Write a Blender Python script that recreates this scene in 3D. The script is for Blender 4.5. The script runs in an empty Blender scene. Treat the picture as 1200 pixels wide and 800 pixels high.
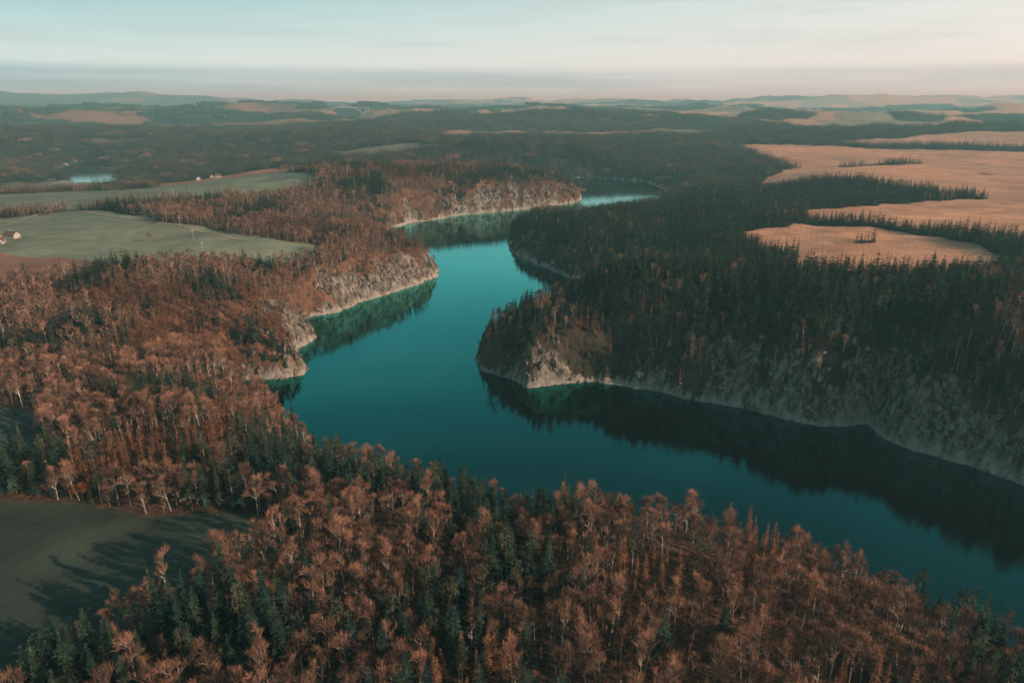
import bpy, bmesh, math, numpy as np, random
from mathutils import Vector, Matrix
D=bpy.data; SC=bpy.context.scene; COL=SC.collection
rng=np.random.default_rng(7); R=random.Random(5)

# ------------------------------------------------------------ noise helpers
def _h(i,j,s):
    v=np.sin(i*127.1+j*311.7+s*74.7)*43758.5453
    return v-np.floor(v)
def vn(x,y,s=0):
    xi=np.floor(x); yi=np.floor(y); fx=x-xi; fy=y-yi
    fx=fx*fx*(3-2*fx); fy=fy*fy*(3-2*fy)
    a=_h(xi,yi,s); b=_h(xi+1,yi,s); c=_h(xi,yi+1,s); d=_h(xi+1,yi+1,s)
    return a+(b-a)*fx+(c-a)*fy+(a-b-c+d)*fx*fy
def fbm(x,y,s=0,o=4):
    t=0;a=.5;n=0
    for k in range(o):
        t=t+a*vn(x,y,s+k*3.1); n+=a; a*=.5; x=x*2.03+13.7; y=y*2.03-7.3
    return t/n
def sm(a,b,x):
    t=np.clip((x-a)/(b-a),0,1); return t*t*(3-2*t)

# ------------------------------------------------------------ map (metres)
RIVER=[(600,60),(400,190),(300,262),(254,296),(240,316),(225,330),(214,338),(208,350),(210,364),(194,361),(176,364),(160,377),(143,386),
(124,394),(110,403),(84,418),(58,430),(32,424),(11,420),(-6,439),(-20,452),(-28,470),(-26,492),(-12,512),(14,545),(48,588),(100,630),(150,655),
(160,680),(120,694),(84,704),(62,722),(46,750),(30,780),(14,812),(3,840),(-4,880),(-4,907),(-6,960),(0,1030),(32,1070),(85,1110),(190,1190),(290,1310),(330,1480),(320,1640),
(200,1740),(0,1720),(-60,1650),(20,1580),(90,1490),(140,1390),(128,1310),(105,1280),(78,1255),(40,1222),(7,1203),(-40,1172),(-86,1147),(-120,1105),(-148,1078),(-172,1040),
(-182,1003),(-196,960),(-190,920),(-165,880),(-138,840),(-112,795),(-86,752),(-80,722),(-94,694),(-112,668),(-126,645),(-139,629),(-150,606),(-164,587),(-180,575),
(-184,560),(-170,540),(-160,521),(-160,505),(-165,491),(-158,472),(-149,457),(-146,441),(-160,433),(-188,435),(-206,432),(-196,418),(-168,402),(-139,372),(-112,330),(-87,297),(-47,274),(7,245),
(50,240),(89,231),(126,205),(163,172),(215,128),(300,70),(450,-20),(600,-60)]
POND=[(-1080,1690),(-1010,1610),(-930,1640),(-1020,1800),(-1130,2000),(-1250,2150),(-1380,2250),(-1320,2080),(-1260,1950),(-1160,1820)]
def segd(x,y,poly,closed=True):
    n=len(poly); best=np.full(x.shape,1e18)
    for k in range(n if closed else n-1):
        ax,ay=poly[k]; bx,by=poly[(k+1)%n]; dx=bx-ax; dy=by-ay
        t=np.clip(((x-ax)*dx+(y-ay)*dy)/(dx*dx+dy*dy+1e-9),0,1)
        best=np.minimum(best,(x-ax-t*dx)**2+(y-ay-t*dy)**2)
    return np.sqrt(best)
def inside(x,y,poly):
    c=np.zeros(x.shape,bool); n=len(poly)
    for k in range(n):
        ax,ay=poly[k]; bx,by=poly[(k+1)%n]
        if ay==by: continue
        c^=((ay>y)!=(by>y))&(x<(bx-ax)*(y-ay)/(by-ay)+ax)
    return c
def sdist(x,y):
    d=np.full(x.shape,1e9)
    for p in (RIVER,POND):
        e=segd(x,y,p); d=np.minimum(d,np.where(inside(x,y,p),-e,e))
    return d
# control table: x,y,plateau height,bank width,conifer share
CT=np.array([(0,100,50,30,.38),(200,60,38,28,.35),(-150,180,48,40,.2),(-250,330,45,50,.3),(-120,260,46,26,.35),(60,190,44,25,.4),(110,170,39,26,.35),(-230,430,44,30,.1),
(-250,520,54,30,.15),(-350,480,55,60,.15),(-230,640,52,32,.2),(-150,680,48,18,.1),(-130,740,40,18,.1),(-300,700,55,60,.1),(-200,850,38,36,.4),(-350,900,57,60,.3),
(-250,1150,68,32,.35),(-50,1250,66,26,.4),(60,1310,46,22,.3),(20,480,38,18,.45),(100,480,60,21,.95),(230,430,66,20,1.05),(300,360,68,20,1.0),
(250,550,58,28,1.5),(150,600,50,28,1.5),(400,450,60,40,1.4),(80,800,42,36,1.5),(150,900,40,46,1.5),(300,900,46,60,1.4),(400,700,50,60,1.4),(300,640,50,40,1.4),
(150,1080,16,70,1.4),(250,1160,16,80,1.4),(400,1250,34,80,1.4),(120,1520,30,60,1.2),(600,1200,56,60,1.2),(0,2000,74,70,1.2),(-800,1300,40,90,.6),(-1150,1450,6,190,.8),(-950,1430,6,190,.7),(-1000,1650,6,190,.7),(-850,1800,40,190,.9),(-1500,2500,66,100,.9),(800,2500,66,80,1.1),
(-600,2500,74,80,1.1),(-700,900,54,60,.4),(900,800,55,60,1.1),(1500,3000,60,80,1.1),(0,4000,64,80,1.1),(-3000,4000,64,80,1.1),(3000,4000,60,80,1),(-500,300,50,60,.3),(500,200,60,30,.6)],float)
def table(x,y):
    W=np.zeros(x.shape); o=[np.zeros(x.shape) for _ in range(3)]
    for r in CT:
        q=((x-r[0])**2+(y-r[1])**2+400)**-1.6
        W+=q
        for k in range(3): o[k]+=q*r[2+k]
    o=[a/W for a in o]; o[2]=o[2]+.75*sm(1250,1900,y)
    return o
FIELDS=[ # poly, colour
([(-181,214),(-130,206),(-82,201),(-70,190),(-80,172),(-98,152),(-122,122),(-160,105),(-400,60),(-420,230)],(.066,.078,.056)),
([(-226,298),(-205,268),(-188,243),(-196,229),(-400,215),(-420,310)],(.080,.095,.074)),
([(-375,486),(-330,520),(-322,548),(-360,566),(-437,578),(-800,575),(-800,480)],(.34,.17,.11)),
([(-437,578),(-360,566),(-322,548),(-240,574),(-200,618),(-176,651),(-200,672),(-241,682),(-300,715),(-400,760),(-470,820),(-523,843),(-581,788),(-900,850),(-900,575)],(.23,.24,.165)),
([(-600,830),(-480,872),(-400,930),(-340,985),(-290,1060),(-330,1160),(-420,1250),(-657,1270),(-1000,1000),(-800,860)],(.24,.25,.17)),
([(-657,1270),(-420,1250),(-330,1240),(-250,1330),(-200,1480),(-300,1600),(-800,1500)],(.42,.19,.12)),
([(249,730),(330,760),(400,735),(425,690),(432,620),(420,560),(340,490),(262,470),(220,500),(240,590),(232,680)],(.64,.31,.19)),
([(340,790),(400,765),(470,715),(486,640),(540,520),(620,440),(1500,350),(2600,1700),(1288,1850),(666,2128),(600,1500),(430,1251),(560,1170),(640,1060),(600,960),(380,890)],(.68,.33,.20)),
([(900,2150),(1400,1950),(2200,1900),(2400,2150),(1500,2350)],(.60,.31,.20)),
([(-150,1900),(-420,1820),(-520,1950),(-300,2050)],(.22,.2,.15)),
([(-700,1280),(-1000,1280),(-1150,1590),(-1010,1600),(-850,1530)],(.20,.15,.10)),
]
HEDGES=[([(262,772),(340,785),(420,752),(452,700),(455,620),(470,560)],6),
([(400,1010),(500,965),(640,990)],30),([(330,655),(352,662)],5),([(880,1300),(890,1305)],8),([(700,1500),(900,1560)],9),([(760,980),(900,1010)],4),
([(-500,862),(-440,900),(-380,960)],8),([(-560,720),(-620,740)],6),([(-420,800),(-300,735),(-230,700)],14),([(-760,1130),(-600,1150)],6)]
def fieldid(x,y):
    f=np.full(x.shape,-1); jx=(fbm(x/30,y/30,9)-.5)*26; jy=(fbm(x/30,y/30,19)-.5)*26
    k0=sm(300,500,y); jx=jx*(.3+.7*k0); jy=jy*(.3+.7*k0)
    for k,(p,c) in enumerate(FIELDS): f=np.where(inside(x+jx,y+jy,p),k,f)
    hd=np.zeros(x.shape,bool)
    for p,w in HEDGES: hd|=(segd(x+jx,y+jy,p,False)<w)
    f=np.where(hd,-1,f)
    n=fbm(x/620+3,y/400,31,3)
    thr=.62-.12*sm(-500,600,x)*sm(3200,5000,y)-sm(5000,9000,y)*.03-sm(0,3000,x)*.04
    far=(y>2350)&(n>thr)&(fbm(x/60,y/60,5)>.2)
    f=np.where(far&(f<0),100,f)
    return f
def FMASK(x,y):
    m=np.zeros(x.shape)
    for p,_ in FIELDS:
        ins=inside(x,y,p); e=segd(x,y,p)
        m=np.maximum(m,np.where(ins,.5+.5*sm(0,25,e),.5*(1-sm(0,25,e))))
    return m
HILLS=[(2300,10500,115,2100,1100),(-6800,11000,190,2900,1200),(-2700,9500,95,1500,900),(6800,11000,140,2900,1200),(200,12500,100,2600,900),(-9500,9000,140,1800,1200),(4500,9500,80,1500,700),(10000,11000,170,2500,1500)]
def height(x,y,parts=False):
    d=sdist(x,y)
    near=np.exp(-np.abs(d)/40)
    dd=d+(fbm(x/16,y/16,2)-.5)*10*near
    P,w,c=table(x,y)
    w=w*(.65+.8*fbm(x/45,y/45,40,2))
    L=np.maximum(dd,0)
    h=P*(1-np.exp(-L/w))
    h=h+(fbm(x/95,y/95,11)-.5)*20*sm(10,120,L)*(1-.8*FMASK(x,y))
    cl=np.exp(-((L-w*.6)/(w*.8))**2)
    rg=1-np.abs(2*fbm(x/24,y/24,61,3)-1)
    h=h+(rg-.72)*22*cl+(fbm(x/6,y/6,71,3)-.5)*5*cl
    h=h+1.4*sm(0,2,L)
    h=h*(1-.7*np.exp(-((x+900)/260)**2-((y-1430)/260)**2))
    h=np.maximum(h,.3+.5*sm(0,3,L)*3)
    r=np.hypot(x,y)
    A=sm(1800,4200,r)*sm(250,1200,L)
    h=h+A*((fbm(x/1500,y/700,21)-.47)*240+(.55-np.abs(2*fbm(x/700+9,y/330,23,3)-1)*2)*42)
    g=np.exp(-(((x+1190)+.35*(y-5138))/120)**2)*np.exp(-((y-5138)/1300)**2)
    h=h-60*g
    for (cx,cy,a,sx,sy) in HILLS:
        h=h+a*np.exp(-((x-cx)/sx)**2-((y-cy)/sy)**2)*(.6+.8*fbm(x/900,y/900,3))
    h=np.where(dd<=0,np.maximum(dd*.7,-14)-.4,np.maximum(h,.5))
    if parts: return h,d,dd,w,c
    return h
def hz1(x,y): return float(height(np.array([float(x)]),np.array([float(y)]))[0])

# ------------------------------------------------------------ node helpers
def mat(name):
    m=D.materials.new(name); m.use_nodes=True; nt=m.node_tree; nt.nodes.clear()
    return m,nt,nt.nodes,nt.links
def N(ns,t,**k):
    n=ns.new(t)
    for a,b in k.items():
        if a.startswith('_'): setattr(n,a[1:],b)
        else: n.inputs[a].default_value=b
    return n
def mixc(ns,ls,fac,a,b,mode='MIX'):
    m=ns.new('ShaderNodeMix'); m.data_type='RGBA'; m.blend_type=mode
    for s,v in ((0,fac),(6,a),(7,b)):
        if hasattr(v,'links'): ls.new(v,m.inputs[s])
        else: m.inputs[s].default_value=v if s==0 else (*v[:3],1)
    return m.outputs[2]
def leafmat(name,ca,cb,scale=.35):
    m,nt,ns,ls=mat(name)
    oi=ns.new('ShaderNodeObjectInfo'); geo=ns.new('ShaderNodeTexCoord')
    no=N(ns,'ShaderNodeTexNoise',Scale=scale,Detail=0.0); ls.new(geo.outputs['Object'],no.inputs['Vector'])
    c=mixc(ns,ls,oi.outputs['Random'],ca,cb)
    mr=N(ns,'ShaderNodeMapRange'); mr.inputs[1].default_value=.3; mr.inputs[2].default_value=.7; mr.inputs[3].default_value=.5; mr.inputs[4].default_value=1.5
    ls.new(no.outputs['Fac'],mr.inputs[0])
    vm=ns.new('ShaderNodeVectorMath'); vm.operation='SCALE'; ls.new(c,vm.inputs[0]); ls.new(mr.outputs[0],vm.inputs['Scale'])
    df=ns.new('ShaderNodeBsdfDiffuse'); ls.new(vm.outputs[0],df.inputs['Color'])
    o=ns.new('ShaderNodeOutputMaterial'); ls.new(df.outputs[0],o.inputs[0])
    return m
def plain(name,c):
    m,nt,ns,ls=mat(name); tc=ns.new('ShaderNodeTexCoord'); n=N(ns,'ShaderNodeTexNoise',Scale=1.5,Detail=4.0); ls.new(tc.outputs['Object'],n.inputs[0])
    df=ns.new('ShaderNodeBsdfDiffuse'); ls.new(mixc(ns,ls,n.outputs[0],tuple(q*.8 for q in c),tuple(min(1,q*1.2) for q in c)),df.inputs[0])
    o=ns.new('ShaderNodeOutputMaterial'); ls.new(df.outputs[0],o.inputs[0]); return m
M_con=leafmat('spruce_needles',(.024,.060,.052),(.075,.095,.058),.15)
M_twig=leafmat('bare_twigs',(.12,.068,.050),(.37,.185,.120),.2)
M_larch=leafmat('larch_twigs',(.18,.08,.05),(.32,.135,.07),.2)
M_bark=leafmat('bark',(.22,.17,.14),(.46,.38,.31),.1)
M_birch=leafmat('birch_bark',(.45,.38,.33),(.62,.54,.46),.1)
M_dark=leafmat('dark_bark',(.07,.05,.04),(.14,.10,.08),.1)
M_pine=leafmat('pine_needles',(.05,.07,.045),(.11,.10,.06),.15)
M_orange=leafmat('orange_leaves',(.40,.13,.055),(.40,.13,.055),.2)
M_wall=plain('white_render',(.50,.47,.43)); M_roof=plain('roof_tiles',(.18,.10,.07)); M_glass=plain('window_glass',(.04,.05,.06)); M_door=plain('door_wood',(.14,.08,.05))
M_conc=plain('concrete',(.42,.43,.42)); M_steel=plain('galvanised_steel',(.35,.36,.37)); M_dirt=plain('dirt_track',(.36,.28,.22))

# ------------------------------------------------------------ tree prototypes
class MB:
    def __init__(s): s.v=[]; s.f=[]; s.m=[]
    def tri(s,a,b,c,m=0):
        k=len(s.v); s.v+= [tuple(a),tuple(b),tuple(c)]; s.f.append((k,k+1,k+2)); s.m.append(m)
    def tube(s,a,b,ra,rb,n=4,m=0):
        a=Vector(a); b=Vector(b); d=(b-a).normalized(); u=d.orthogonal().normalized(); w=d.cross(u); k=len(s.v)
        for p,r in ((a,ra),(b,rb)):
            for i in range(n):
                t=2*math.pi*i/n; s.v.append(tuple(p+(u*math.cos(t)+w*math.sin(t))*r))
        for i in range(n):
            j=(i+1)%n; s.f.append((k+i,k+j,k+n+j,k+n+i)); s.m.append(m)
    def box(s,c,e,m=0):
        k=len(s.v)
        for i in range(8): s.v.append(tuple(c[q]+(e[q] if (i>>q)&1 else -e[q]) for q in range(3)))
        for f in ((0,2,3,1),(4,5,7,6),(0,1,5,4),(2,6,7,3),(0,4,6,2),(1,3,7,5)): s.f.append(tuple(k+q for q in f)); s.m.append(m)
    def obj(s,name,mats,coll):
        me=D.meshes.new(name); me.from_pydata(s.v,[],s.f)
        for m in mats: me.materials.append(m)
        me.polygons.foreach_set('material_index',s.m); me.update()
        o=D.objects.new(name,me); coll.objects.link(o); return o
def rv(): 
    return Vector((R.gauss(0,1),R.gauss(0,1),R.gauss(0,1))).normalized()
def spruce(b,H,Rr,wh,nb,k,org=(0,0,0),mi=0,z0=.1,thin=1):
    o=Vector(org); b.tube(o,o+Vector((0,0,H*.97)),H*.014,.03,4 if k>2 else 3,1)
    for i in range(wh):
        f=z0+(1-z0)*(i+R.random()*.5)/wh; z=f*H; r=Rr*(1-f)**.75*R.uniform(.7,1.2)+.15
        for j in range(nb):
            if R.random()<.1: continue
            a=2*math.pi*(j+R.random())/nb; d=Vector((math.cos(a),math.sin(a),R.uniform(-.45,-.1)+f*.25)); sd=Vector((-math.sin(a),math.cos(a),0))
            L=r*R.uniform(.6,1.2); p0=o+Vector((0,0,z))
            for q in range(k):
                t=q/k; p=p0+d*L*t; w=(L*.30*(1-t*.55)+.12)*thin
                tip=p+d*L*(1.7/k)+Vector((R.uniform(-.2,.2),R.uniform(-.2,.2),-R.uniform(.1,.5)*L*.35))
                b.tri(p+sd*w+Vector((0,0,-w*R.uniform(.3,.9))),p-sd*w+Vector((0,0,-w*R.uniform(.0,.9))),tip,mi)
    b.tri(o+Vector((.2,0,H*.93)),o+Vector((-.2,.1,H*.93)),o+Vector((0,0,H)),mi)
def decid(b,H,Rr,lv,tw,wid,org=(0,0,0),up=.22,nl=7,tk=1):
    o=Vector(org)
    def grow(p,d,L,r,l):
        q=p+d*L
        if r>.02: b.tube(p,q,r,r*.65,4 if l>2 else 3,1)
        if l==0:
            for _ in range(tw):
                s=p+(q-p)*R.random(); t=(d*.9+rv()*.8+Vector((0,0,.45))).normalized()
                ln=R.uniform(.7,1.8)*H/16; w=rv().cross(t).normalized()*wid*R.uniform(.6,1.2)
                b.tri(s+w,s-w,s+t*ln,0)
            return
        n=R.choice((3,4)) if l>1 else 3
        for i in range(n):
            nd=(d*R.uniform(.5,1.0)+rv()*.7+Vector((0,0,up))).normalized()
            if nd.z<-.1: nd.z=.1
            grow(p+(q-p)*R.uniform(.45,1.0),nd,L*R.uniform(.6,.82),r*.55,l-1)
    lean=Vector((R.uniform(-.08,.08),R.uniform(-.08,.08),1)).normalized()
    th=H*R.uniform(.28,.4); b.tube(o,o+lean*th,H*.014*tk,H*.011*tk,5,1)
    b.tube(o+lean*th,o+lean*H*.85,H*.011*tk,H*.003,4,1)
    for i in range(nl):
        a=2*math.pi*(i/nl*2+R.random()*.4); f=.32+.48*i/nl
        d=Vector((math.cos(a)*.7,math.sin(a)*.7,R.uniform(.6,1.2))).normalized()
        grow(o+lean*H*f,d,Rr*R.uniform(.5,.8)*(1.15-f*.5),H*.006,lv)
    grow(o+lean*H*.7,Vector((0,0,1)),Rr*.5,H*.004,lv)
def pine(b,H,Rr,n,org=(0,0,0)):
    o=Vector(org); b.tube(o,o+Vector((.2,.1,H*.9)),H*.014,.06,5,1)
    for i in range(n):
        f=R.uniform(.5,1); a=R.uniform(0,6.28); rr=Rr*math.sin(min(1,(1.03-f)*2.2)*1.5)*R.uniform(.35,1)
        c=o+Vector((math.cos(a)*rr,math.sin(a)*rr,f*H)); 
        if i%2==0: b.tube(o+Vector((.1,.05,f*H-1.2)),c,.07,.03,3,1)
        for _ in range(12):
            p=c+Vector((R.gauss(0,.55),R.gauss(0,.55),R.gauss(0,.28))); u=rv()*R.uniform(.25,.6); w=rv()*R.uniform(.25,.5)
            b.tri(p+u,p-u*.5+w,p-w*.7,0)
def tuft(b,c,r,h,n,s,mi):
    for _ in range(n):
        d=rv(); p=Vector(c)+Vector((d.x*r,d.y*r,abs(d.z)*h))*R.uniform(.6,1); u=rv()*s; w=rv()*s
        b.tri(p+u,p+w,p-u*.6-w*.4+Vector((0,0,s*.4)),mi)

C={}
def coll(n): C[n]=D.collections.new(n); return C[n]
c=coll('conifer_tree_kinds')
for i in range(6):
    b=MB(); spruce(b,R.uniform(17,24),R.uniform(2.4,3.4),22,8,4,z0=R.choice((.08,.15,.3))); b.obj('spruce_%02d'%i,[M_con,M_dark],c)
for i in range(3):
    b=MB(); pine(b,R.uniform(17,20),R.uniform(2.4,3.1),42); b.obj('tpine_%02d'%i,[M_pine,M_bark],c)
c=coll('bare_tree_kinds')
for i in range(8):
    b=MB(); decid(b,R.uniform(14,20),R.uniform(3.2,4.4),3,3,.048,up=R.choice((.2,.5,.8))); b.obj('bare_%02d'%i,[M_twig,M_bark],c)
for i in range(3):
    b=MB(); spruce(b,R.uniform(17,21),R.uniform(1.9,2.6),22,8,4,z0=.2,thin=.35); b.obj('clarch_%02d'%i,[M_larch,M_dark],c)
for i in range(3):
    b=MB(); decid(b,R.uniform(18,22),2.6,2,8,.04,up=.7,nl=9,tk=1.0); b.obj('dbirch_%02d'%i,[M_twig,M_birch],c)
c=coll('mid_conifer_kinds')
for i in range(5):
    b=MB(); spruce(b,R.uniform(14,20),R.uniform(2.9,3.9),12,7,2,thin=1.2); b.obj('mspruce_%02d'%i,[M_con,M_dark],c)
c=coll('mid_bare_kinds')
for i in range(5):
    b=MB(); decid(b,R.uniform(10,16),R.uniform(3.2,4.6),1,11,.135,up=.4); b.obj('mbare_%02d'%i,[M_twig,M_bark],c)
for i in range(2):
    b=MB(); spruce(b,R.uniform(14,19),R.uniform(1.8,2.4),14,6,2,z0=.15,thin=.6); b.obj('mlarch_%02d'%i,[M_larch,M_dark],c)
c=coll('far_conifer_patches')
for i in range(4):
    b=MB()
    for _ in range(34): spruce(b,R.uniform(12,21),R.uniform(2.3,3.4),4,5,1,org=(R.uniform(-15,15),R.uniform(-15,15),-2),thin=1.5)
    b.obj('fcon_%02d'%i,[M_con,M_dark],c)
c=coll('far_bare_patches')
for i in range(4):
    b=MB()
    for _ in range(30):
        x,y=R.uniform(-15,15),R.uniform(-15,15)
        tuft(b,(x,y,3),3.2,R.uniform(6,10),34,.8,0)
    b.obj('fbare_%02d'%i,[M_twig,M_dark],c)
c=coll('remote_patches')
for i in range(4):
    b=MB()
    for _ in range(110):
        x,y=R.uniform(-42,42),R.uniform(-42,42); h=R.uniform(10,19)
        for q in range(3):
            a=R.uniform(0,6.28); b.tri((x+math.cos(a)*5,y+math.sin(a)*5,-4),(x-math.cos(a)*5,y-math.sin(a)*5,-4),(x,y,h),0)
    b.obj('remote_%02d'%i,[M_con],c)
# rocks
m,nt,ns,ls=mat('granite'); tc=ns.new('ShaderNodeTexCoord'); nn=N(ns,'ShaderNodeTexNoise',Scale=.9,Detail=5.0,Roughness=.7); ls.new(tc.outputs['Object'],nn.inputs['Vector'])
rp=ns.new('ShaderNodeValToRGB'); ls.new(nn.outputs[0],rp.inputs[0]); e=rp.color_ramp.elements; e[0].position=.40; e[0].color=(.06,.05,.042,1); e[1].position=.66; e[1].color=(.34,.275,.225,1)
df=ns.new('ShaderNodeBsdfDiffuse'); ls.new(rp.outputs[0],df.inputs[0]); bp=N(ns,'ShaderNodeBump',Strength=.8,Distance=.4); ls.new(nn.outputs[0],bp.inputs['Height']); ls.new(bp.outputs[0],df.inputs['Normal'])
o=ns.new('ShaderNodeOutputMaterial'); ls.new(df.outputs[0],o.inputs[0]); M_rock=m
c=coll('rock_kinds')
for i in range(6):
    bm=bmesh.new()
    for _ in range(26):
        v=rv(); q=max(abs(v.x),abs(v.y),abs(v.z)); v=v*(.55+.45/q)*R.uniform(.6,.95); bm.verts.new((v.x,v.y,v.z*(.7 if i<3 else 1.7)))
    r_=bmesh.ops.convex_hull(bm,input=bm.verts); bmesh.ops.delete(bm,geom=[g for g in bm.verts if not g.link_faces],context='VERTS')
    me=D.meshes.new('rock_%02d'%i); bm.to_mesh(me); bm.free(); me.materials.append(M_rock); c.objects.link(D.objects.new('rock_%02d'%i,me))

def scatter(name,P,idx,rot,scl,collection):
    me=D.meshes.new(name); n=len(P); me.vertices.add(n); me.vertices.foreach_set('co',np.asarray(P,np.float32).ravel())
    a=me.attributes.new('idx','INT','POINT'); a.data.foreach_set('value',np.asarray(idx,np.int32))
    a=me.attributes.new('rot','FLOAT_VECTOR','POINT'); a.data.foreach_set('vector',np.asarray(rot,np.float32).ravel())
    a=me.attributes.new('scl','FLOAT_VECTOR','POINT'); a.data.foreach_set('vector',np.asarray(scl,np.float32).ravel())
    o=D.objects.new(name,me); COL.objects.link(o)
    g=D.node_groups.new(name+'_nodes','GeometryNodeTree')
    g.interface.new_socket('Geometry',in_out='INPUT',socket_type='NodeSocketGeometry'); g.interface.new_socket('Geometry',in_out='OUTPUT',socket_type='NodeSocketGeometry')
    ns=g.nodes; ls=g.links
    gi=ns.new('NodeGroupInput'); go=ns.new('NodeGroupOutput'); ip=ns.new('GeometryNodeInstanceOnPoints')
    ci=ns.new('GeometryNodeCollectionInfo'); ci.inputs['Collection'].default_value=collection; ci.inputs['Separate Children'].default_value=True; ci.inputs['Reset Children'].default_value=True
    def na(t,nm):
        q=ns.new('GeometryNodeInputNamedAttribute'); q.data_type=t; q.inputs['Name'].default_value=nm; return q.outputs[0]
    er=ns.new('FunctionNodeEulerToRotation'); ls.new(na('FLOAT_VECTOR','rot'),er.inputs[0])
    ls.new(gi.outputs[0],ip.inputs['Points']); ls.new(ci.outputs[0],ip.inputs['Instance']); ip.inputs['Pick Instance'].default_value=True
    ls.new(na('INT','idx'),ip.inputs['Instance Index']); ls.new(er.outputs[0],ip.inputs['Rotation']); ls.new(na('FLOAT_VECTOR','scl'),ip.inputs['Scale'])
    ls.new(ip.outputs[0],go.inputs[0])
    md=o.modifiers.new('instances','NODES'); md.node_group=g
    return o

# ------------------------------------------------------------ terrain sheet
def axis(a,fine0,fine1,b,st,g):
    l=[fine0]
    s=st
    while l[-1]>a: s*=g; l.append(l[-1]-s)
    l=l[::-1]; 
    while l[-1]<fine1: l.append(l[-1]+st)
    s=st
    while l[-1]<b: s*=g; l.append(l[-1]+s)
    return np.array(l)
xs=axis(-22000,-300,330,22000,2.6,1.023); ys=axis(-700,80,740,32000,2.6,1.013)
X,Y=np.meshgrid(xs,ys); nx,ny=len(xs),len(ys); x=X.ravel(); y=Y.ravel()
h,d,dd,w,cp=height(x,y,True)
gz=h.reshape(ny,nx); gy,gx=np.gradient(gz,ys,xs); slope=np.hypot(gx,gy).ravel()
fid=fieldid(x,y)
CZ=[(-110,668,42),(-145,615,34),(-160,500,30),(-155,450,28),(-90,715,22),(215,365,42),(290,290,52),(245,325,38),(150,390,28),(90,415,18),(15,430,24),(-60,1160,70),(40,1230,55),(-150,1060,36),(80,1270,40),(35,800,50)]
def cliffzone(x,y):
    z=np.zeros(x.shape)
    for cx,cy,r in CZ: z=np.maximum(z,np.exp(-((x-cx)**2+(y-cy)**2)/(r*r)))
    return z
def rockmask(x,y,sl,h):
    cz=cliffzone(x,y)
    n=fbm(x/15,y/15,90)+.35*(fbm(x/4,y/4,91)-.5)
    return sm(1.05,1.35,sl*.5+cz*.7+2.6*(n-.5))*sm(.12,.4,cz)*sm(50,30,h)
rk=rockmask(x,y,slope,h)
band=(1-sm(2.2,4.2,h+(fbm(x/8,y/8,33)-.5)*2))*(np.abs(d)<60)
rock=np.clip(np.maximum(rk,band*.95),0,1)
n1=fbm(x/60,y/60,50); n2=fbm(x/9,y/9,51)
dec=np.array([.20,.094,.060]); con=np.array([.038,.042,.031])
cpn=np.clip(cp+(n1-.5)*1.4,0,1)
col=dec*(1-cpn)[:,None]+con*cpn[:,None]
col=col*(.6+.8*n2)[:,None]
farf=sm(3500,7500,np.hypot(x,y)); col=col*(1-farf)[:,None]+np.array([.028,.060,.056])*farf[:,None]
for k,(p,cc) in enumerate(FIELDS):
    m=fid==k; big=fbm(x[m]/160,y[m]/160,160+k,3)
    t=sm(.35,.65,big)[:,None]; c2=np.array(cc)*np.array([.80,.86,.95])
    col[m]=(np.array(cc)*t+c2*(1-t))*(.72+.56*fbm(x[m]/60,y[m]/30,60+k))[:,None]
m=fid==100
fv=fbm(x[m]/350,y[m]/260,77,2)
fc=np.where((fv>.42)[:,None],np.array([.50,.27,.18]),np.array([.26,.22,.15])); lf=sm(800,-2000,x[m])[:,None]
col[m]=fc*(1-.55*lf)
fm=(fid>=0).astype(float)
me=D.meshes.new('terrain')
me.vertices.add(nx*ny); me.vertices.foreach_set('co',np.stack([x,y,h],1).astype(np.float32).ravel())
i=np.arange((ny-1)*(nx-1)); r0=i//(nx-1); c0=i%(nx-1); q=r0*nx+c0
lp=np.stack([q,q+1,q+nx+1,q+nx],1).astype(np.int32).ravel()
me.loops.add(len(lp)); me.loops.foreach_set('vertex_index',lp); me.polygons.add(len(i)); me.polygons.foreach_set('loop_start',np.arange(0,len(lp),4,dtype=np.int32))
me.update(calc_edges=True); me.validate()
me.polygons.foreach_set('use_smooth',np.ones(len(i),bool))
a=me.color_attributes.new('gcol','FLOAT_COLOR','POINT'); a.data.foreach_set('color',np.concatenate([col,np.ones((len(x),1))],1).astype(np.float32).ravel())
for nm,v in (('rock',rock),('fieldm',fm),('shore',band)):
    a=me.attributes.new(nm,'FLOAT','POINT'); a.data.foreach_set('value',v.astype(np.float32))
terr=D.objects.new('terrain',me); COL.objects.link(terr)
m,nt,ns,ls=mat('ground')
at=N(ns,'ShaderNodeAttribute',_attribute_name='gcol'); ar=N(ns,'ShaderNodeAttribute',_attribute_name='rock'); af=N(ns,'ShaderNodeAttribute',_attribute_name='fieldm'); ash=N(ns,'ShaderNodeAttribute',_attribute_name='shore')
tc=ns.new('ShaderNodeTexCoord')
def noise(s,dt,rg=.5,vec=None):
    n=N(ns,'ShaderNodeTexNoise',Scale=s,Detail=dt,Roughness=rg); ls.new(vec or tc.outputs['Object'],n.inputs['Vector']); return n.outputs['Fac']
def mrange(v,a,b,c,d_):
    n=ns.new('ShaderNodeMapRange'); ls.new(v,n.inputs[0])
    for k,t in enumerate((a,b,c,d_)): n.inputs[k+1].default_value=t
    return n.outputs[0]
def math_(op,a,b):
    n=ns.new('ShaderNodeMath'); n.operation=op
    for k,v in enumerate((a,b)):
        if hasattr(v,'links'): ls.new(v,n.inputs[k])
        else: n.inputs[k].default_value=v
    return n.outputs[0]
def scale(cx,f):
    n=ns.new('ShaderNodeVectorMath'); n.operation='SCALE'; ls.new(cx,n.inputs[0])
    if hasattr(f,'links'): ls.new(f,n.inputs['Scale'])
    else: n.inputs['Scale'].default_value=f
    return n.outputs[0]
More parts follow.
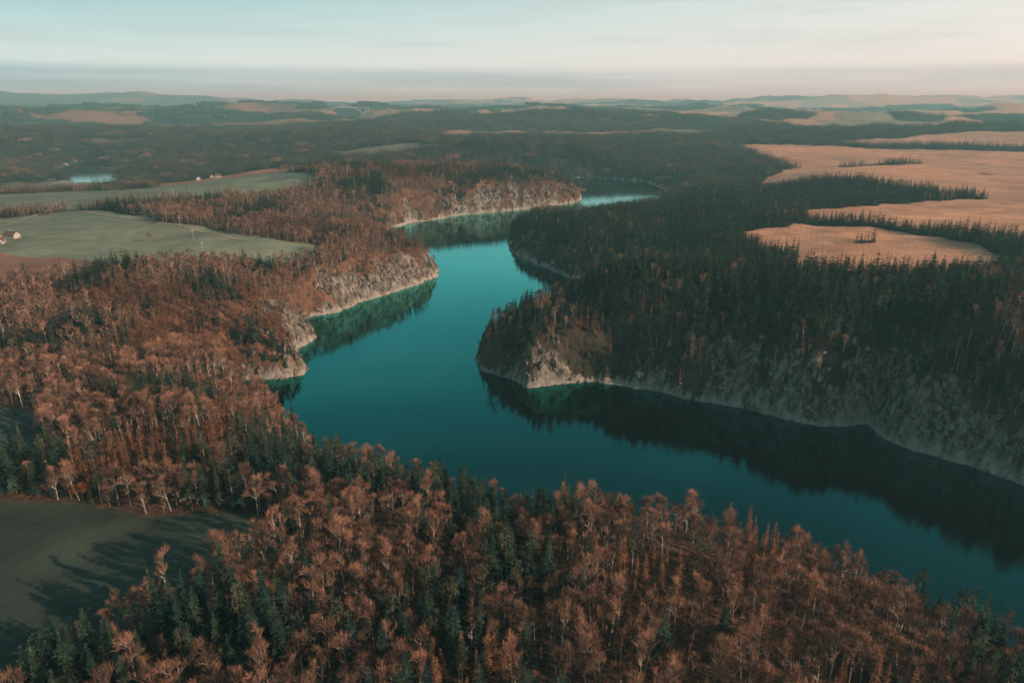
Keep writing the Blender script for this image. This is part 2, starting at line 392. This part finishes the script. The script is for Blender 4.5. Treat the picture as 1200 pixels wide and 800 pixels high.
nf=mrange(noise(.25,5,.65),.3,.7,.6,1.4)
nfield=mrange(noise(.05,6,.6),.3,.7,.78,1.22)
mp=ns.new('ShaderNodeMapping'); ls.new(tc.outputs['Object'],mp.inputs[0]); mp.inputs['Rotation'].default_value=(0,0,math.radians(24)); 
wv=N(ns,'ShaderNodeTexWave',Scale=.055,Distortion=.6,Detail=1.0); ls.new(mp.outputs[0],wv.inputs[0])
fl=mrange(wv.outputs['Fac'],.9,1,1,.86)
ff=math_('MULTIPLY',nfield,fl)
mixf=ns.new('ShaderNodeMix'); ls.new(af.outputs['Fac'],mixf.inputs[0]); ls.new(nf,mixf.inputs[2]); ls.new(ff,mixf.inputs[3])
gc=scale(at.outputs['Color'],mixf.outputs[0])
mpr=ns.new('ShaderNodeMapping'); ls.new(tc.outputs['Object'],mpr.inputs[0]); mpr.inputs['Scale'].default_value=(1,1,.45)
rn=noise(.22,7,.75,mpr.outputs[0]); rr_=N(ns,'ShaderNodeValToRGB'); ls.new(rn,rr_.inputs[0])
e=rr_.color_ramp.elements; e[0].position=.42; e[0].color=(.040,.034,.028,1); e[1].position=.62; e[1].color=(.34,.27,.22,1)
rockc=mixc(ns,ls,math_('MULTIPLY',ash.outputs['Fac'],.65),rr_.outputs[0],(.50,.42,.35))
mf=mrange(math_('ADD',ar.outputs['Fac'],mrange(noise(.3,5,.6),.3,.7,-.4,.4)),.42,.58,0,1)
fc=mixc(ns,ls,mf,gc,rockc)
bp=N(ns,'ShaderNodeBump',Strength=.9,Distance=2.5); ls.new(noise(.3,5,.7,mpr.outputs[0]),bp.inputs['Height'])
bmix=mrange(af.outputs['Fac'],0,1,1,.12); ls.new(bmix,bp.inputs['Strength'])
df=ns.new('ShaderNodeBsdfDiffuse'); ls.new(fc,df.inputs[0]); ls.new(bp.outputs[0],df.inputs['Normal'])
o=ns.new('ShaderNodeOutputMaterial'); ls.new(df.outputs[0],o.inputs[0]); me.materials.append(m)

# ------------------------------------------------------------ water
me=D.meshes.new('river_water'); me.from_pydata([(-2600,-700,0),(1500,-700,0),(1500,2800,0),(-2600,2800,0)],[],[(0,1,2,3)])
wo=D.objects.new('river_water',me); COL.objects.link(wo)
m,nt,ns,ls=mat('river_water'); tc=ns.new('ShaderNodeTexCoord')
df=N(ns,'ShaderNodeBsdfDiffuse'); df.inputs[0].default_value=(.001,.007,.008,1)
gl=N(ns,'ShaderNodeBsdfGlossy',Roughness=.04)
fr=N(ns,'ShaderNodeFresnel',IOR=1.5)
bp=N(ns,'ShaderNodeBump',Strength=.12,Distance=.25); ls.new(noise(.35,5,.6),bp.inputs['Height'])
ls.new(bp.outputs[0],gl.inputs['Normal'])
cr=ns.new('ShaderNodeValToRGB'); ls.new(fr.outputs[0],cr.inputs[0]); cr.color_ramp.elements.new(.3); cr.color_ramp.elements.new(.13)
for e,(p,c_) in zip(cr.color_ramp.elements,[(.06,(.008,.048,.050)),(.13,(.028,.30,.29)),(.3,(.20,.82,.78)),(.75,(.9,1,1))]): e.position=p; e.color=(*c_,1)
ls.new(cr.outputs[0],gl.inputs['Color'])
mx=ns.new('ShaderNodeMixShader'); mx.inputs[0].default_value=.78; ls.new(df.outputs[0],mx.inputs[1]); ls.new(gl.outputs[0],mx.inputs[2])
o=ns.new('ShaderNodeOutputMaterial'); ls.new(mx.outputs[0],o.inputs[0]); me.materials.append(m)

# ------------------------------------------------------------ forests
def jgrid(r0,r1,s,ang=44,back=-40):
    g=np.arange(-r1,r1,s); gy=np.arange(back,r1,s)
    A,B=np.meshgrid(g,gy); A=A.ravel()+rng.uniform(-.5,.5,A.size)*s; B=B.ravel()+rng.uniform(-.5,.5,B.size)*s
    r=np.hypot(A,B); k=(r>=r0)&(r<r1)&(np.abs(A)<np.maximum(B,0)*math.tan(math.radians(ang))+70)
    return A[k],B[k]
def species(x,y):
    h,d,dd,w,cp=height(x,y,True)
    e=1.5; sl=np.hypot(height(x+e,y)-h,height(x,y+e)-h)/e
    f=fieldid(x,y)
    ok=(f<0)&(h>3.2)&(dd>2)
    rk=rockmask(x,y,sl,h)
    ok&=rng.random(x.size)>rk*.55
    ok&=rng.random(x.size)>sm(1.6,2.8,sl)*.3
    cc=cp+(fbm(x/45,y/45,50)-.5)*2.8
    iscon=rng.random(x.size)<np.clip((cc-.5)*2.6+.5,.05,.97)
    steep=(rng.random(x.size)<sm(.9,1.5,sl)*.5); iscon&=~steep
    small=1-.38*sm(.8,1.8,sl)
    return h,ok,iscon,small
def put(nm,x,y,z,base,kinds,lo,hi,small=None):
    n=len(x); s=rng.uniform(lo,hi,n)
    if small is not None: s=s*small
    sc=np.stack([s*rng.uniform(.9,1.15,n),s*rng.uniform(.9,1.15,n),s*rng.uniform(.85,1.15,n)],1)
    rot=np.stack([rng.normal(0,.03,n),rng.normal(0,.03,n),rng.uniform(0,6.28,n)],1)
    scatter(nm,np.stack([x,y,z-.4],1),kinds(n),rot,sc,C[base])
x,y=jgrid(60,430,4.1); h,ok,ic,sl_=species(x,y)
k=ok&ic; put('conifer_forest',x[k],y[k],h[k],'conifer_tree_kinds',lambda n:np.where(rng.random(n)<.25,rng.integers(6,9,n),rng.integers(0,6,n)),.45,1.0,sl_[k])
lar=fbm(x/40,y/40,88)>.70; gap=fbm(x/22,y/22,99)>.60
k=ok&~ic&~(gap&(rng.random(x.size)<.6)); lk=lar[k]
put('bare_broadleaf_forest',x[k],y[k],h[k],'bare_tree_kinds',lambda n:np.where(lk,rng.integers(8,11,n),np.where(rng.random(n)<.13,rng.integers(11,14,n),rng.integers(0,8,n))),.42,1.05,sl_[k])
x,y=jgrid(430,1350,4.8,42); h,ok,ic,sl_=species(x,y)
k=ok&ic; put('conifer_forest',x[k],y[k],h[k],'mid_conifer_kinds',lambda n:rng.integers(0,5,n),.5,.95,sl_[k])
lar=fbm(x/60,y/60,88)>.6
k=ok&~ic; lk=lar[k]; put('bare_broadleaf_forest',x[k],y[k],h[k],'mid_bare_kinds',lambda n:np.where(lk,rng.integers(5,7,n),rng.integers(0,5,n)),.6,1.05,sl_[k])
x,y=jgrid(1340,4200,25,41); h,ok,ic,sl_=species(x,y)
k=ok&ic; put('distant_conifer_forest',x[k],y[k],h[k],'far_conifer_patches',lambda n:rng.integers(0,4,n),.9,1.1)
k=ok&~ic; put('distant_bare_forest',x[k],y[k],h[k],'far_bare_patches',lambda n:rng.integers(0,4,n),.9,1.1)
x,y=jgrid(4180,9500,72,41); h,ok,ic,sl_=species(x,y)
put('remote_forest',x[ok],y[ok],h[ok],'remote_patches',lambda n:rng.integers(0,4,n),.9,1.15)
# shore boulders and crags
x,y=jgrid(100,1350,2.2,42)
dq=sdist(x,y); k=(np.abs(dq)<11); x,y=x[k],y[k]
h,d,dd,w,cp=height(x,y,True); k=(dd>-1.2)&(dd<2.5)&(rng.random(x.size)<.4); x,y,h=x[k],y[k],h[k]; n=len(x)
s=rng.uniform(.4,1.0,n)**2*1.6+.3
scatter('shore_boulders',np.stack([x,y,np.maximum(h,0)+.1],1),rng.integers(0,3,n),rng.uniform(-.4,.4,(n,3))*[1,1,8],np.stack([s*1.2,s,s*.8],1),C['rock_kinds'])
x,y=jgrid(250,1350,3.4,42); k=cliffzone(x,y)>.12; x,y=x[k],y[k]
h,d,dd,w,cp=height(x,y,True); e=1.5; sl=np.hypot(height(x+e,y)-h,height(x,y+e)-h)/e
k=(dd>1)&(rng.random(x.size)<rockmask(x,y,sl,h)*.45); x,y,h=x[k],y[k],h[k]; n=len(x); s=rng.uniform(1.0,3.4,n)
scatter('cliff_crags',np.stack([x,y,h-.35*s],1),rng.integers(0,6,n),rng.uniform(-.35,.35,(n,3))*[1,1,9],np.stack([s*1.1,s*.9,s*1.3],1),C['rock_kinds'])

# ------------------------------------------------------------ single trees, buildings, poles, road, bridge
def lone_tree(x,y,H,mats,nm='bare_tree'):
    b=MB(); decid(b,H,H*.3,3,6,.06); o=b.obj(nm,mats,COL); o.location=(x,y,hz1(x,y)-.3); o.rotation_euler=(0,0,R.uniform(0,6))
b=MB(); decid(b,8,2.6,3,5,.06,up=.6); o=b.obj('orange_leaved_tree',[M_orange,M_dark],COL); o.location=(-153,211,hz1(-153,211)-.2)
lone_tree(-350,655,9,[M_twig,M_bark]); lone_tree(-610,1010,12,[M_twig,M_bark]); lone_tree(330,850,10,[M_twig,M_bark])
def house(x,y,w,l,hh,rot,nm='white_house'):
    z=hz1(x,y); e=D.objects.new(nm,None); COL.objects.link(e); e.location=(x,y,z); e.rotation_euler=(0,0,rot)
    def ch(b,n,mt):
        o=b.obj(n,[mt],COL); o.parent=e
    b=MB(); b.box((0,0,hh/2-.5),(w/2,l/2,hh/2+.5)); k=len(b.v); rh=w*.45
    b.v+=[(-w/2,-l/2,hh),(w/2,-l/2,hh),(0,-l/2,hh+rh-.15),(-w/2,l/2,hh),(w/2,l/2,hh),(0,l/2,hh+rh-.15)]; b.f+=[(k,k+1,k+2),(k+4,k+3,k+5)]; b.m+=[0,0]; ch(b,'walls',M_wall)
    b=MB(); ov=.5; L=l/2+ov
    for s in (-1,1):
        k=len(b.v); b.v+=[(s*(w/2+ov),-L,hh-.45),(s*(w/2+ov),L,hh-.45),(0,L,hh+rh),(0,-L,hh+rh),(s*(w/2+ov),-L,hh-.2),(s*(w/2+ov),L,hh-.2),(0,L,hh+rh+.25),(0,-L,hh+rh+.25)]
        for f in ((0,1,2,3),(4,5,6,7),(0,1,5,4),(0,3,7,4),(1,2,6,5)): b.f.append(tuple(k+q for q in f)); b.m.append(0)
    ch(b,'roof',M_roof)
    b=MB()
    for s in (-1,1):
        for t in np.arange(-l/2+1.8,l/2-1,2.6): b.box((s*(w/2+.03),t,1.7),(.04,.5,.65))
        b.box((-w*.2,s*(l/2+.03),1.7),(.5,.04,.65)); b.box((0,s*(l/2+.03),hh+.8),(.4,.04,.5))
    ch(b,'windows',M_glass)
    b=MB(); b.box((w*.25,-(l/2+.03),1.05),(.5,.04,1.05)); ch(b,'door',M_door)
    b=MB(); b.box((w*.15,l*.2,hh+rh),(.35,.35,1.0)); ch(b,'chimney',M_wall)
for a in [(-484,640,7,11,3.4,.4),(-492,668,7,13,3.4,1.3),(-500,650,6,9,3,.2),(-660,1465,8,12,3.5,.7),(-640,1490,7,10,3.5,.2),(-620,1475,7,11,3.5,1.8)]: house(*a)
def pole(x,y,H):
    b=MB(); b.tube((0,0,-1),(0,0,H),.24,.14,8); b.box((0,0,H-1.2),(1.6,.12,.12)); b.box((0,0,H-2.6),(1.1,.1,.1))
    for q in (-1.4,1.4,0): b.tube((q,0,H-1.08),(q,0,H-.6),.12,.08,6)
    b.tube((0,0,H-2.6),(1.1,0,H-1.3),.05,.05,4); b.tube((0,0,H-2.6),(-1.1,0,H-1.3),.05,.05,4)
    o=b.obj('power_pole',[M_steel],COL); o.location=(x,y,hz1(x,y)); o.rotation_euler=(0,0,.5)
for q in [(-275,600,11),(-310,660,11),(-350,720,12),(-395,790,12),(-430,880,20)]: pole(*q)
def road(pts,wd,nm):
    P=[]
    for (ax,ay),(bx,by) in zip(pts[:-1],pts[1:]):
        n=max(1,int(math.hypot(bx-ax,by-ay)/6)); P+=[(ax+(bx-ax)*t/n,ay+(by-ay)*t/n) for t in range(n)]
    P=np.array(P+[pts[-1]]); P[1:-1]=(P[:-2]+P[1:-1]*2+P[2:])/4
    T=np.gradient(P,axis=0); T/=np.linalg.norm(T,axis=1)[:,None]; Nn=np.stack([-T[:,1],T[:,0]],1)
    a=P+Nn*wd/2; c=P-Nn*wd/2; V=[]
    for q in (a,c): V.append(np.column_stack([q,height(q[:,0],q[:,1])+.45]))
    n=len(P); v=[tuple(t) for t in np.concatenate(V)]
    me=D.meshes.new(nm); me.from_pydata(v,[],[(i,i+1,n+i+1,n+i) for i in range(n-1)]); me.materials.append(M_dirt); o=D.objects.new(nm,me); COL.objects.link(o)
road([(-600,600),(-560,690),(-545,740),(-565,830),(-600,917),(-560,1100),(-600,1300),(-650,1450)],5,'dirt_road')
road([(-596,890),(-500,815),(-440,775),(-368,735),(-300,690),(-260,665)],4,'dirt_road')
b=MB(); cx,cy=-1190,5138; dz=hz1(-1400,5138)+10; Lb=170
b.box((0,0,0),(Lb,7,1.4))
prev=None
for i in range(25):
    t=-1+2*i/24; p=Vector((t*130,0,12-55*t*t))
    if prev is not None:
        for s in (-5,5): b.tube(prev+Vector((0,s,0)),p+Vector((0,s,0)),2.0,2.0,6)
    if abs(t)<.99 and i%2==0 and abs(p.z)>2: b.tube((p.x,0,min(p.z,0)),(p.x,0,max(p.z,0)),.9,.9,4)
    prev=p
for t in (-1.25,-1.1,1.1,1.25): b.tube((t*130,0,-60),(t*130,0,0),2,2,6)
o=b.obj('arch_bridge',[M_conc],COL); o.location=(cx,cy,dz); o.rotation_euler=(0,0,.12)

# ------------------------------------------------------------ haze volume
me=D.meshes.new('valley_haze'); bm=bmesh.new(); bmesh.ops.create_cube(bm,size=1); bm.to_mesh(me); bm.free()
hz=D.objects.new('valley_haze',me); COL.objects.link(hz); hz.scale=(46000,36000,390); hz.location=(0,14000,135)
m,nt,ns,ls=mat('haze'); vs=N(ns,'ShaderNodeVolumeScatter',Density=.00011,Anisotropy=.1); vs.inputs['Color'].default_value=(.50,.97,1,1)
o=ns.new('ShaderNodeOutputMaterial'); ls.new(vs.outputs[0],o.inputs['Volume']); me.materials.append(m)

# ------------------------------------------------------------ light
EL=math.radians(20); AZ=math.radians(114)
sv=Vector((math.sin(AZ)*math.cos(EL),math.cos(AZ)*math.cos(EL),math.sin(EL)))
L=D.lights.new('sun','SUN'); L.energy=5; L.angle=math.radians(.5); L.color=(1,.77,.58)
lo=D.objects.new('sun',L); COL.objects.link(lo); lo.rotation_euler=(-sv).to_track_quat('-Z','Y').to_euler()
W=D.worlds.new('World'); SC.world=W; W.use_nodes=True; ns=W.node_tree.nodes; ls=W.node_tree.links; ns.clear()
sk=ns.new('ShaderNodeTexSky'); sk.sky_type='NISHITA'; sk.sun_disc=False; sk.sun_elevation=EL; sk.sun_rotation=AZ
tc=ns.new('ShaderNodeTexCoord'); sp=ns.new('ShaderNodeSeparateXYZ'); ls.new(tc.outputs['Generated'],sp.inputs[0])
def ramp(v,stops):
    n=ns.new('ShaderNodeValToRGB'); ls.new(v,n.inputs[0]); cr=n.color_ramp
    while len(cr.elements)<len(stops): cr.elements.new(.5)
    for e,(p,c_) in zip(cr.elements,stops): e.position=p; e.color=(*c_,1)
    return n.outputs[0]
zz=sp.outputs['Z']
rl=ramp(zz,[(0,(.52,.80,.83)),(.05,(.70,.89,.86)),(.125,(.31,.64,.66)),(.3,(.10,.38,.42)),(.65,(.035,.15,.20))])
rr=ramp(zz,[(0,(.92,.86,.81)),(.05,(.99,.93,.85)),(.125,(.88,.91,.86)),(.3,(.18,.42,.45)),(.65,(.035,.15,.20))])
ux=mrange(sp.outputs['X'],-.6,.6,0,1)
grad=mixc(ns,ls,ux,rl,rr)
mp=ns.new('ShaderNodeMapping'); ls.new(tc.outputs['Generated'],mp.inputs[0]); mp.inputs['Scale'].default_value=(3,3,60)
cn=noise(1.0,5,.55,mp.outputs[0])
up=mrange(math_('ADD',zz,math_('MULTIPLY',cn,.008)),.038,.048,1,0); lw=mrange(zz,.0,.02,.2,1)
bank=math_('MULTIPLY',math_('MULTIPLY',up,lw),mrange(cn,.35,.6,.25,.85))
grad=mixc(ns,ls,bank,grad,mixc(ns,ls,ux,(.30,.53,.59),(.64,.66,.66)))
mp2=ns.new('ShaderNodeMapping'); ls.new(tc.outputs['Generated'],mp2.inputs[0]); mp2.inputs['Scale'].default_value=(4,4,45); mp2.inputs['Location'].default_value=(1.3,0,2)
st=math_('MULTIPLY',mrange(noise(1.0,4,.5,mp2.outputs[0]),.50,.70,0,.4),mrange(zz,.04,.07,0,1))
grad=mixc(ns,ls,st,grad,(.52,.62,.62))
g10=scale(grad,10.0)
fin=mixc(ns,ls,.9,sk.outputs[0],g10)
bg=ns.new('ShaderNodeBackground'); bg.inputs[1].default_value=.10; wo_=ns.new('ShaderNodeOutputWorld')
ls.new(fin,bg.inputs[0]); ls.new(bg.outputs[0],wo_.inputs[0])

cam=D.cameras.new('camera'); cam.lens=24; cam.sensor_width=36; cam.clip_end=60000; cam.clip_start=1
co=D.objects.new('camera',cam); COL.objects.link(co); co.location=(0,0,180); co.rotation_euler=(math.radians(90-19.4),0,0)
SC.camera=co
SC.view_settings.view_transform='Standard'; SC.view_settings.look='None'; SC.view_settings.exposure=0
